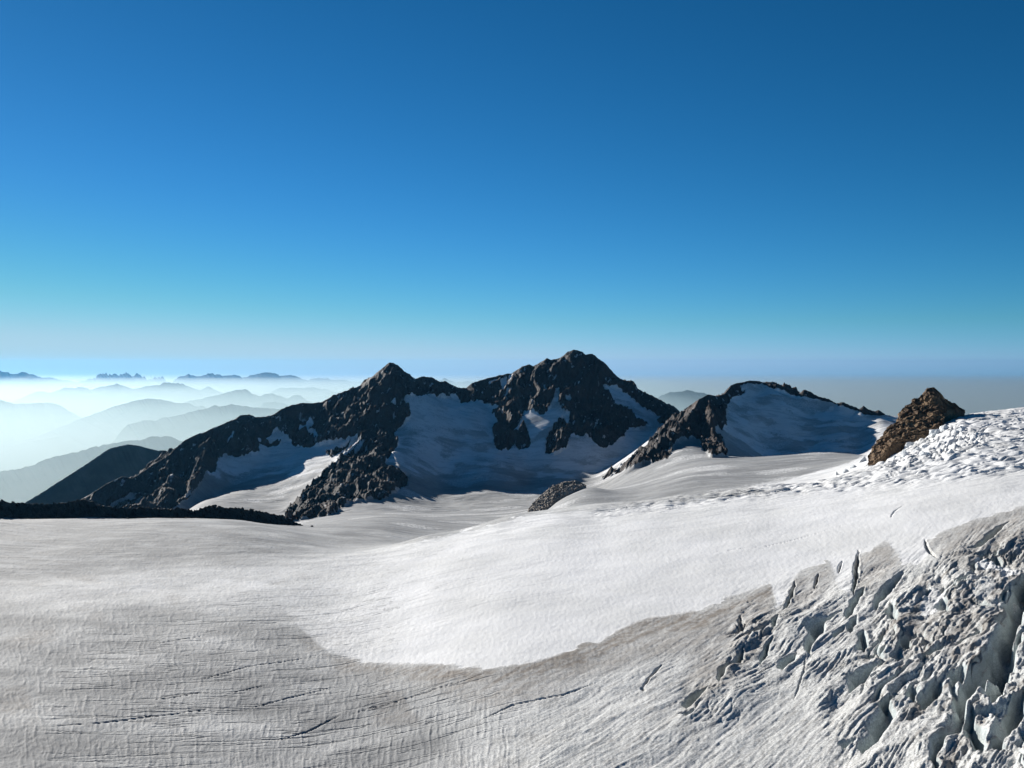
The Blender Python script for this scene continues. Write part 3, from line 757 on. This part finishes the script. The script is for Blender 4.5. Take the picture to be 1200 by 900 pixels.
# ------------------------------------------------------------------ separate rocks standing in the ice
def T_at(x, y):
    a = np.arctan2(x, y); r = np.hypot(x, y)
    j = np.clip(np.searchsorted(az, a) - 1, 0, nc - 2); i = np.clip(np.searchsorted(rr, r) - 1, 0, nr - 2)
    ta = np.clip((a - az[j]) / (az[j + 1] - az[j]), 0, 1); tr = np.clip((r - rr[i]) / (rr[i + 1] - rr[i]), 0, 1)
    return (T[i, j] * (1 - ta) + T[i, j + 1] * ta) * (1 - tr) + (T[i + 1, j] * (1 - ta) + T[i + 1, j + 1] * ta) * tr

def resample(pts, n):
    pts = np.array(pts, float); d = np.concatenate([[0], np.cumsum(np.linalg.norm(np.diff(pts[:, :2], axis=0), axis=1))])
    t = np.linspace(0, d[-1], n)
    return np.stack([np.interp(t, d, pts[:, k]) for k in range(pts.shape[1])], -1)

def rock_body(name, crest, front, back, nu, nv, mat, amp, wl, seed, label, cat, under=14.0, fexp=1.0, crisp=.25, zj=.25):
    """a closed rock body: crest line in 3D, a front foot line, a back foot line, relief noise"""
    c = resample(crest, nu); c3 = unproj(c[:, 0], c[:, 1], c[:, 2])
    f = resample(front, nu); f3 = unproj(f[:, 0], f[:, 1], f[:, 2])
    b3 = np.array(back(c3, c))
    rows = []
    for v in np.linspace(0, 1, nv):
        p = f3 * (1 - v) + c3 * v
        p[:, 2] = f3[:, 2] + (c3[:, 2] - f3[:, 2]) * v ** fexp
        rows.append(p)
    for v in np.linspace(0, 1, nv // 2)[1:]:
        rows.append(c3 * (1 - v) + b3 * v)
    g = np.array(rows)
    nrow = len(rows)
    vv = np.concatenate([np.linspace(0, 1, nv), np.linspace(1, 0, nv // 2)[1:]])[:, None]
    x, y, z = g[..., 0], g[..., 1], g[..., 2]
    s = x * .8 + z * .5 + y * .3; t = y * .9 - z * .6
    n = amp * (ridged(s / wl, t / wl, 4, seed, .55) * .6 + .5 * fbm(s / (wl * .22), t / (wl * .22), 3, seed + 20))
    damp = np.where(vv >= .999, crisp, 1.0) * np.sin(np.pi * np.clip(np.linspace(0, 1, nu), .01, .99))[None] ** .3 * (.25 + .75 * sstep(0, .12, vv))
    g[..., 1] -= n * damp
    g[..., 2] += .5 * n * damp
    g[..., 2] += zj * amp * fbm(s / (wl * .6), t / (wl * .6), 4, seed + 60, .6) * damp
    g[..., 0] += .5 * amp * fbm(t / (wl * .3), s / (wl * .3), 3, seed + 40) * damp
    sk = g[[0]].copy(); sk[..., 2] -= under
    skb = g[[-1]].copy(); skb[..., 2] -= under
    g = np.concatenate([sk, g, skb, sk], 0)
    R_, C_ = g.shape[:2]
    q = grid_quads(R_, C_)
    return tag(mesh_obj(name, g.reshape(-1, 3), q, mat, None, smooth=True), label, cat)

M_dark = rock_material('dark_moraine_rock', (0.022, 0.020, 0.018), (0.050, 0.041, 0.035), (0.11, 0.095, 0.08), 1.3, 1.2)
M_brown = rock_material('brown_rock', (0.14, 0.088, 0.052), (0.28, 0.185, 0.105), (0.42, 0.32, 0.20), 1.0, 1.0)
M_grey = rock_material('grey_rock', (0.30, 0.26, 0.22), (0.42, 0.37, 0.32), (0.52, 0.47, 0.42), .7, 1.2)

# foreground rock ridge on the left
rc = [(-140, 586, 1518), (-60, 588, 1513), (0, 587, 1508), (15, 589, 1508), (30, 590.5, 1508), (45, 591, 1508), (75, 591, 1508), (85, 588.5, 1508), (95, 586, 1508), (107, 588, 1508), (120, 594, 1508), (140, 596, 1503), (160, 596.5, 1503),
      (175, 595, 1503), (190, 598, 1498), (212, 596, 1498), (230, 599, 1498), (240, 595, 1498), (255, 594, 1498), (270, 595, 1496), (282, 596, 1494), (307, 600, 1488), (330, 605, 1482), (345, 611, 1473), (360, 619.5, 1458), (372, 622.5, 1448)]
fr_px = [(-140, 604), (0, 604), (32, 604.5), (100, 604), (150, 606), (200, 607.5), (240, 607.5), (275, 612), (312, 617), (335, 620), (355, 623), (374, 624)]
fr = []
for x_, y_ in fr_px:
    p = on_ice(x_, y_); q_ = np.interp(x_, [-140, 230, 282, 330, 360, 374], [1502, 1492, 1486, 1474, 1453, 1446]); r_ = min(max(math.hypot(p[0], p[1]), q_ - 4), q_); fr.append((x_, y_, r_))
def back_ridge(c3, c):
    b = c3.copy(); k = 1 + 34 / c[:, 2]; b[:, :2] *= k[:, None]; b[:, 2] = T_at(b[:, 0], b[:, 1]) - 3; return b
rock_body('rock_ridge', rc, fr, back_ridge, 1300, 34, M_dark, 3.4, 8, 5, 'low dark boulder ridge edging the glacier at the left, against the bright valley mist', 'rock ridge', crisp=.9, zj=.8)

# brown rock tooth on the right skyline
bc = [(1017, 534, 1290), (1020, 530, 1300), (1024, 522, 1315), (1036, 508, 1350), (1040, 501, 1365), (1050, 496, 1380), (1053, 486, 1395), (1060, 477, 1410), (1066, 475, 1415), (1070, 469, 1420), (1076, 468, 1425), (1080, 462, 1430), (1086, 455.5, 1435),
      (1092, 455.5, 1440), (1098, 460, 1445), (1108, 469, 1455), (1114, 473, 1465), (1120, 477, 1470), (1130, 481, 1480)]
bf = [(1019, 546, 1270), (1029, 540, 1270), (1036, 532, 1275), (1046, 522, 1285), (1060, 519, 1295), (1080, 513, 1310), (1100, 507, 1330), (1105, 496, 1350), (1106, 484, 1400), (1118, 480, 1430), (1130, 483, 1460)]
def back_tooth(c3, c):
    b = c3.copy(); k = 1 + 75 / c[:, 2]; b[:, :2] *= k[:, None]; b[:, 2] = T_at(b[:, 0], b[:, 1]) - 4; return b
rock_body('rock_outcrop', bc, bf, back_tooth, 420, 130, M_brown, 6.0, 22, 9, 'pointed brown rock tooth standing out of the snow on the right skyline', 'rock', under=25, crisp=.55)

# small rounded outcrop in the middle of the glacier
oc = [(617, 603, 1900), (619, 597, 1905), (624, 590, 1910), (632, 582, 1920), (640, 575, 1925), (647, 569.5, 1930), (660, 565, 1935), (668, 564, 1935), (673, 563, 1935), (679, 565, 1935), (686, 568, 1930)]
of = [(616, 606, 1880), (621, 604, 1875), (630, 603, 1870), (640, 598, 1872), (646, 592, 1875), (652, 585, 1880), (660, 580, 1888), (672, 576, 1895), (680, 572, 1905), (687, 569, 1915)]
def back_out(c3, c):
    b = c3.copy(); k = 1 + 60 / c[:, 2]; b[:, :2] *= k[:, None]; b[:, 2] = c3[:, 2] - 55; return b
rock_body('rock_outcrop', oc, of, back_out, 260, 80, M_grey, 4.2, 15, 13, 'small rounded grey-brown rock outcrop rising from the middle of the glacier', 'rock', under=40)

def faceted(rs, k, cuts=11, sub=3, rough=.10):
    bm = bmesh.new(); bmesh.ops.create_icosphere(bm, subdivisions=sub, radius=1.0)
    v = np.array([q.co[:] for q in bm.verts])
    for _ in range(cuts):
        nrm = rs.normal(size=3); nrm /= np.linalg.norm(nrm)
        dcut = rs.uniform(.45, .8); dd = v @ nrm
        v = v - np.maximum(0, dd - dcut)[:, None] * nrm[None]
    v *= 1 + (rough * fbm(v[:, 0] * 2 + k, v[:, 1] * 2 + v[:, 2] * 2, 3, k))[:, None]
    return bm, v
rsb = np.random.RandomState(5)
cc = np.array(rc, float)
for k in range(46):
    bx_ = rsb.uniform(2, 366); cy_ = np.interp(bx_, cc[:, 0], cc[:, 1]); cr_ = np.interp(bx_, cc[:, 0], cc[:, 2])
    crest_ = k % 3 != 0
    p = unproj(bx_, cy_ + (1.0 if crest_ else 0), cr_ + (0 if crest_ else 0))
    size = rsb.uniform(1.8, 4.0) if crest_ else rsb.uniform(1.0, 2.6)
    if crest_: loc = (p[0], p[1], p[2] + 1.2 + size * .15)
    else:
        kk = 1 - rsb.uniform(24, 40) / cr_; loc = (p[0] * kk, p[1] * kk, T_at(p[0] * kk, p[1] * kk) + size * .15)
    bm, v = faceted(rsb, k)
    v = v * size * np.array([rsb.uniform(.9, 1.6), rsb.uniform(.8, 1.2), rsb.uniform(.6, 1.0)])
    for q, c_ in zip(bm.verts, v): q.co = c_
    me = bpy.data.meshes.new('boulder'); bm.to_mesh(me); bm.free(); me.materials.append(M_dark)
    o = bpy.data.objects.new('boulder', me); scn.collection.objects.link(o)
    o.location = [float(t_) for t_ in loc]; o.rotation_euler = (0, 0, rsb.uniform(0, 6))
    tag(o, 'dark boulder lying on the crest of the low rock ridge at the left' if crest_ else 'dark boulder on the ice in front of the low rock ridge at the left', 'boulder',
        'boulders on the crest of the dark ridge' if crest_ else 'boulders in front of the dark ridge')

# single ice blocks of the serac field under the brown tooth
def ice_material():
    m = NT('serac_ice')
    a = m.noise(0.15, 5, 0.6); b = m.noise(0.8, 4, 0.6)
    m.l(m.mix(m.ramp(a, 0.4, 0.65), (0.80, 0.81, 0.81), (0.62, 0.65, 0.66)), m.b.inputs['Base Color'])
    m.b.inputs['Roughness'].default_value = 0.75; m.b.inputs['Specular IOR Level'].default_value = 0.3
    m.l(m.bump(b, 0.8, 1.0), m.b.inputs['Normal'])
    return m.m
M_ser = ice_material()
rngs = np.random.RandomState(11)
spots = [(1012, 541, 11), (1021, 536, 13), (1031, 531, 13), (1042, 524, 15), (1037, 536, 10), (1051, 528, 12), (1056, 518, 13), (1066, 527, 14), (1071, 517, 11), (1080, 515, 12), (1087, 525, 13), (1096, 513, 14),
         (1107, 506, 12), (1104, 521, 11), (1113, 534, 12), (1000, 548, 9), (991, 553, 8), (1061, 538, 10), (1085, 537, 10), (1048, 540, 8), (1075, 532, 8), (1118, 520, 9), (1126, 508, 10), (980, 556, 7)]
for k, (sx, sy, sw) in enumerate(spots):
    p = on_ice(sx, sy); dist = math.hypot(p[0], p[1]); wdt = sw * dist / FPX
    bm = bmesh.new(); bmesh.ops.create_icosphere(bm, subdivisions=4, radius=1.0)
    v = np.array([q.co[:] for q in bm.verts])
    for _ in range(11):
        nrm = rngs.normal(size=3); nrm[2] = abs(nrm[2]) * .7; nrm /= np.linalg.norm(nrm)
        dcut = rngs.uniform(.45, .8); dd = v @ nrm
        v = v - np.maximum(0, dd - dcut)[:, None] * nrm[None]
    v *= 1 + (.10 * fbm(v[:, 0] * 2 + k, v[:, 1] * 2 + v[:, 2] * 2, 3, k))[:, None]
    ang = rngs.uniform(0, 6.3); sc3 = wdt * .58 * np.array([rngs.uniform(.8, 1.15), rngs.uniform(.8, 1.4), rngs.uniform(.75, 1.1)])
    v = v * sc3; cx_, sx_ = math.cos(ang), math.sin(ang)
    v = np.stack([v[:, 0] * cx_ - v[:, 1] * sx_, v[:, 0] * sx_ + v[:, 1] * cx_, v[:, 2]], -1)
    for q, c_ in zip(bm.verts, v): q.co = c_
    for f_ in bm.faces: f_.smooth = True
    me = bpy.data.meshes.new('serac'); bm.to_mesh(me); bm.free(); me.materials.append(M_ser)
    o = bpy.data.objects.new('serac', me); scn.collection.objects.link(o)
    o.location = (p[0], p[1], T_at(p[0], p[1]) + sc3[2] * .1)
    tag(o, 'angular white ice block in the serac field below the brown rock tooth', 'ice block', 'seracs below the brown tooth')

# ------------------------------------------------------------------ distant hills and ranges
M_far = forest_material('far_slopes', (0.030, 0.040, 0.032), (0.075, 0.075, 0.065))
M_hill = forest_material('hill_slopes', (0.040, 0.044, 0.036), (0.085, 0.080, 0.066))
def far_range(name, pts, width, label, seed, mat, rough=1.0, nu=320, floor=-2300, slant=0.0, jag=0.0):
    c = resample(pts, nu); c[:, 2] = np.where(c[:, 2] > 20000, 20000 + (c[:, 2] - 20000) * .5, c[:, 2]); c3 = unproj(c[:, 0], c[:, 1], c[:, 2])
    width = width * (.6 if c[:, 2].mean() > 22000 else 1)
    sc = c[:, 2].mean()
    jz = sc / 1200 * (max(jag, .45) * (ridged(c[:, 0] / 4, c[:, 0] * 0 + seed, 3, seed) - .2) + (0 if seed in (1,) else 1.6) * fbm(c[:, 0] / 14, c[:, 0] * 0 + seed * 3, 3, seed + 60))
    dirn = np.gradient(c3[:, :2], axis=0); dirn = np.stack([np.convolve(np.pad(dirn[:, k], 20, mode='edge'), np.ones(41) / 41, 'valid') for k in (0, 1)], -1)
    dirn /= np.linalg.norm(dirn, axis=1)[:, None]
    nrm = np.stack([dirn[:, 1], -dirn[:, 0]], -1)      # towards the viewer
    nv = 70
    vs = np.concatenate([-np.linspace(1, 0, nv) ** 1.3, np.linspace(0, 1, 26)[1:] ** 1.3])
    g = np.zeros((len(vs), nu, 3))
    for k, v in enumerate(vs):
        o = width * v
        g[k, :, 0] = c3[:, 0] - nrm[:, 0] * o; g[k, :, 1] = c3[:, 1] - nrm[:, 1] * o
        a = abs(v)
        drop = (c3[:, 2] - floor) * (1 - (1 - a) ** 1.35)
        s = np.arange(nu) / nu * (np.linalg.norm(c3[-1, :2] - c3[0, :2])) / width
        rg = ridged(s * 1.6 + .5 * noise(s * 2, s * 0 + v * 2, seed + 3), s * 0 + v * 2.4, 4, seed + 5, .5)
        rg = rg * .6 + .5 * fbm(s * 7, s * 0 + v * 7, 3, seed + 9)
        g[k, :, 2] = c3[:, 2] + jz * math.exp(-a * 12) - drop + rough * .11 * (c3[:, 2] - floor) * rg * min(1, a * 3.0) * (1 - a)
    o = mesh_obj(name, g.reshape(-1, 3), grid_quads(len(vs), nu), mat, None)
    return tag(o, label, 'mountain range' if name != 'hill' else 'hill', kind='structure')

far_range('hill', [(20, 600, 5100), (30, 589, 5150), (50, 577, 5200), (75, 561, 5300), (100, 545, 5400), (115, 535, 5450), (125, 528, 5480), (130, 525.5, 5500), (140, 523, 5520), (150, 521, 5550), (162, 522.5, 5600),
    (175, 526, 5650), (185, 528.5, 5700), (191, 528, 5720), (197, 531, 5750), (230, 540, 5850), (280, 560, 6000)], 1500, 'dark blue-grey sloping hill behind the left end of the jagged ridge', 1, M_hill, .9)
far_range('hill', [(-40, 560, 11500), (30, 548, 11700), (60, 537, 11800), (100, 527, 11900), (135, 519, 12000), (150, 517, 12050), (185, 511, 12100), (200, 512, 12150), (215, 518, 12200), (240, 528, 12300), (300, 545, 12500)], 2800,
    'pale blue hill just above and behind the dark hill', 2, M_far)
far_range('hills', [(-120, 462, 24000), (-40, 464, 24000), (0, 469, 24000), (20, 474, 24200), (40, 473, 24300), (55, 471, 24400), (75, 478, 24600), (100, 492, 25000), (140, 510, 25500)], 5500, 'faint pale hills at the left edge above the mist', 3, M_far)
far_range('hills', [(60, 505, 19500), (100, 489, 20000), (125, 480, 20300), (145, 473, 20500), (160, 469, 20600), (172, 468, 20700), (190, 469.5, 20800), (212, 472, 21000), (240, 478, 21300), (280, 490, 22000)], 4500, 'pale rounded hills in the mist below the farther ridges', 4, M_far)
far_range('hills', [(150, 497, 16500), (200, 489, 16700), (240, 479, 16900), (270, 474, 17000), (300, 478, 17000), (330, 480, 17100), (380, 485, 17300), (430, 500, 17500)], 3800, 'misty hill shoulder left of the jagged dark ridge', 14, M_far)
far_range('hills', [(180, 482, 27000), (215, 471, 27500), (240, 467, 28000), (262, 461, 28300), (275, 457.5, 28500), (287, 456, 28700), (297, 461, 28800), (305, 465, 28900), (318, 461, 29000), (328, 464, 29200), (335, 467, 29300), (345, 463, 29300), (352, 464, 29400), (362, 470, 29600), (400, 480, 30000)], 5000,
    'blue hills with three rounded tops above the jagged ridge', 5, M_far)
far_range('hills', [(300, 482, 23000), (308, 474, 23100), (320, 470, 23200), (330, 473, 23300), (345, 480, 23400), (380, 490, 23500)], 3000, 'small blue peak close above the jagged ridge', 15, M_far)
far_range('hills', [(10, 475, 43000), (22, 468, 43500), (35, 462, 44000), (45, 458, 44200), (60, 460, 44500), (75, 455, 45000), (95, 454, 45000), (110, 457, 45200), (120, 453, 45500), (136, 450, 45500), (150, 454, 45800), (160, 456, 46000), (175, 453, 46200),
    (195, 449, 46500), (205, 448.5, 46700), (220, 452, 47000), (235, 457, 47200), (245, 454, 47400), (258, 460, 47600), (275, 470, 48000)], 7500, 'long blue ridge of several tops in the middle distance', 6, M_far, jag=.5)
far_range('hills', [(300, 470, 55000), (318, 460, 55500), (330, 455, 56000), (345, 454.5, 56000), (365, 455, 56500), (380, 456, 57000), (400, 461, 57500), (430, 470, 58000)], 8000, 'flat-topped pale range behind the three blue tops', 7, M_far, jag=.4)
far_range('mountain_range', [(-160, 443, 95000), (-60, 440, 95000), (0, 436.5, 95000), (10, 438, 95000), (20, 438.5, 95200), (28, 436, 95200), (33, 438, 95400), (40, 440.5, 95500), (48, 443, 96000), (60, 442.5, 96500), (75, 446, 97000), (90, 449, 97500)], 12000,
    'distant blue mountain range on the horizon at the far left', 8, M_far, jag=.8)
far_range('mountain_range', [(95, 449, 97500), (103, 444.5, 98000), (112, 443, 98000), (116, 440, 98000), (122, 438, 98200), (128, 441, 98200), (134, 440, 98400), (140, 441, 98400), (149, 438, 98600), (155, 441, 98600), (160, 438.5, 98800), (168, 442, 99000), (175, 445, 99000), (182, 443, 99200), (190, 444, 99200), (198, 449, 99500)], 12000,
    'jagged distant range with small spires on the horizon', 9, M_far, jag=1.6)
far_range('mountain_range', [(200, 449, 92000), (208, 443, 92000), (220, 439.5, 92000), (235, 440, 92200), (248, 437.5, 92500), (256, 440, 92600), (275, 441, 92800), (290, 441.5, 93000), (303, 438, 93200), (318, 436.8, 93400), (328, 440, 93600), (342, 440, 93800), (350, 443, 94000), (360, 445, 94200),
    (375, 444.5, 94500), (385, 443, 94600), (395, 446, 94800), (410, 447, 95000), (430, 448, 95500), (470, 449, 96000)], 12000, 'longest of the blue ranges on the horizon, left of the pyramid summit', 10, M_far, jag=.7)
far_range('mountain_range', [(500, 452, 90000), (515, 446, 90000), (521, 444, 90000), (527, 447, 90200), (535, 448, 90400), (550, 447.5, 90600), (570, 450, 91000), (600, 453, 91500)], 9000, 'faint blue range seen in the saddle between the two dark peaks', 11, M_far, jag=.8)
far_range('mountain_range', [(750, 480, 29000), (765, 470, 29200), (775, 465, 29400), (785, 459.5, 29600), (795, 458.5, 29800), (802, 458, 30000), (808, 459, 30000), (815, 461, 30200), (822, 460.5, 30300), (832, 464, 30500), (860, 470, 31000), (900, 480, 31500)], 5000,
    'flat-topped blue mountain between the highest peak and the snow-faced one', 12, M_far, jag=.5)
far_range('hill', [(740, 478, 8500), (765, 478, 8550), (778, 473, 8600), (784, 472, 8620), (790, 476, 8650), (797, 484, 8700), (810, 492, 8800), (840, 500, 9000)], 1800, 'small dark blue shoulder below the flat-topped blue mountain', 16, M_hill)

# valley floor: one sheet to the horizon
gm = forest_material('valley_floor', (0.035, 0.045, 0.030), (0.07, 0.075, 0.055))
n = 41
gx = np.sign(np.linspace(-1, 1, n)) * np.abs(np.linspace(-1, 1, n)) ** 2 * 64000
gX, gY = np.meshgrid(gx, gx + 0.0)
o = mesh_obj('ground', np.stack([gX, gY, np.full_like(gX, -2270.0)], -1).reshape(-1, 3), grid_quads(n, n), gm)
tag(o, kind='structure')

# ------------------------------------------------------------------ the air
def box(name, lo, hi, col, dens, g, label):
    x0, y0, z0 = lo; x1, y1, z1 = hi
    v = [(x0, y0, z0), (x1, y0, z0), (x1, y1, z0), (x0, y1, z0), (x0, y0, z1), (x1, y0, z1), (x1, y1, z1), (x0, y1, z1)]
    f = [(0, 3, 2, 1), (4, 5, 6, 7), (0, 1, 5, 4), (1, 2, 6, 5), (2, 3, 7, 6), (3, 0, 4, 7)]
    me = bpy.data.meshes.new(name); me.from_pydata(v, [], f); me.update()
    m = bpy.data.materials.new(name + '_air'); m.use_nodes = True
    nt = m.node_tree; nt.nodes.clear()
    out = nt.nodes.new('ShaderNodeOutputMaterial'); pv = nt.nodes.new('ShaderNodeVolumePrincipled')
    pv.inputs['Color'].default_value = (*col, 1); pv.inputs['Density'].default_value = dens; pv.inputs['Anisotropy'].default_value = g
    nt.links.new(pv.outputs[0], out.inputs['Volume'])
    me.materials.append(m)
    o = bpy.data.objects.new(name, me); scn.collection.objects.link(o)
    tag(o, label, kind='stuff')
    return o
E = 64500
box('haze', (-E, -E, -2900), (E, E, 150), (0.12, 0.38, 0.70), 5.5e-6, 0.5, 'thin blue haze in the air')
def mist(k, x0, x1, y0, y1, top, dens, col, label):
    box('mist', (x0 + 37 * k, y0, -2290 - k), (x1 - 41 * k, y1 - 53 * k, top), col, dens, 0.55, label)
mist(0, -E + 900, E - 900, 4400, E - 700, -330, 3.0e-6, (0.24, 0.47, 0.66), 'thin upper layer of mist over the far valleys')
mist(1, -34000, 3500, 7200, 27500, -395, 5.2e-5, (0.41, 0.53, 0.55), 'bank of pale mist lying over the hills at the left')
mist(2, -33000, 3000, 7600, 26500, -560, 6.0e-5, (0.43, 0.51, 0.51), 'lower half of the mist bank over the hills at the left')
mist(3, -E + 900, E - 900, 4600, E - 800, -620, 1.3e-5, (0.38, 0.49, 0.58), 'pale mist layer over the valleys')
mist(4, -E + 900, E - 900, 4700, E - 900, -760, 4.5e-5, (0.44, 0.50, 0.49), 'denser mist layer filling the valleys')
mist(5, -E + 900, E - 900, 4800, E - 1000, -1000, 7.0e-5, (0.44, 0.49, 0.47), 'thick mist near the valley bottoms')
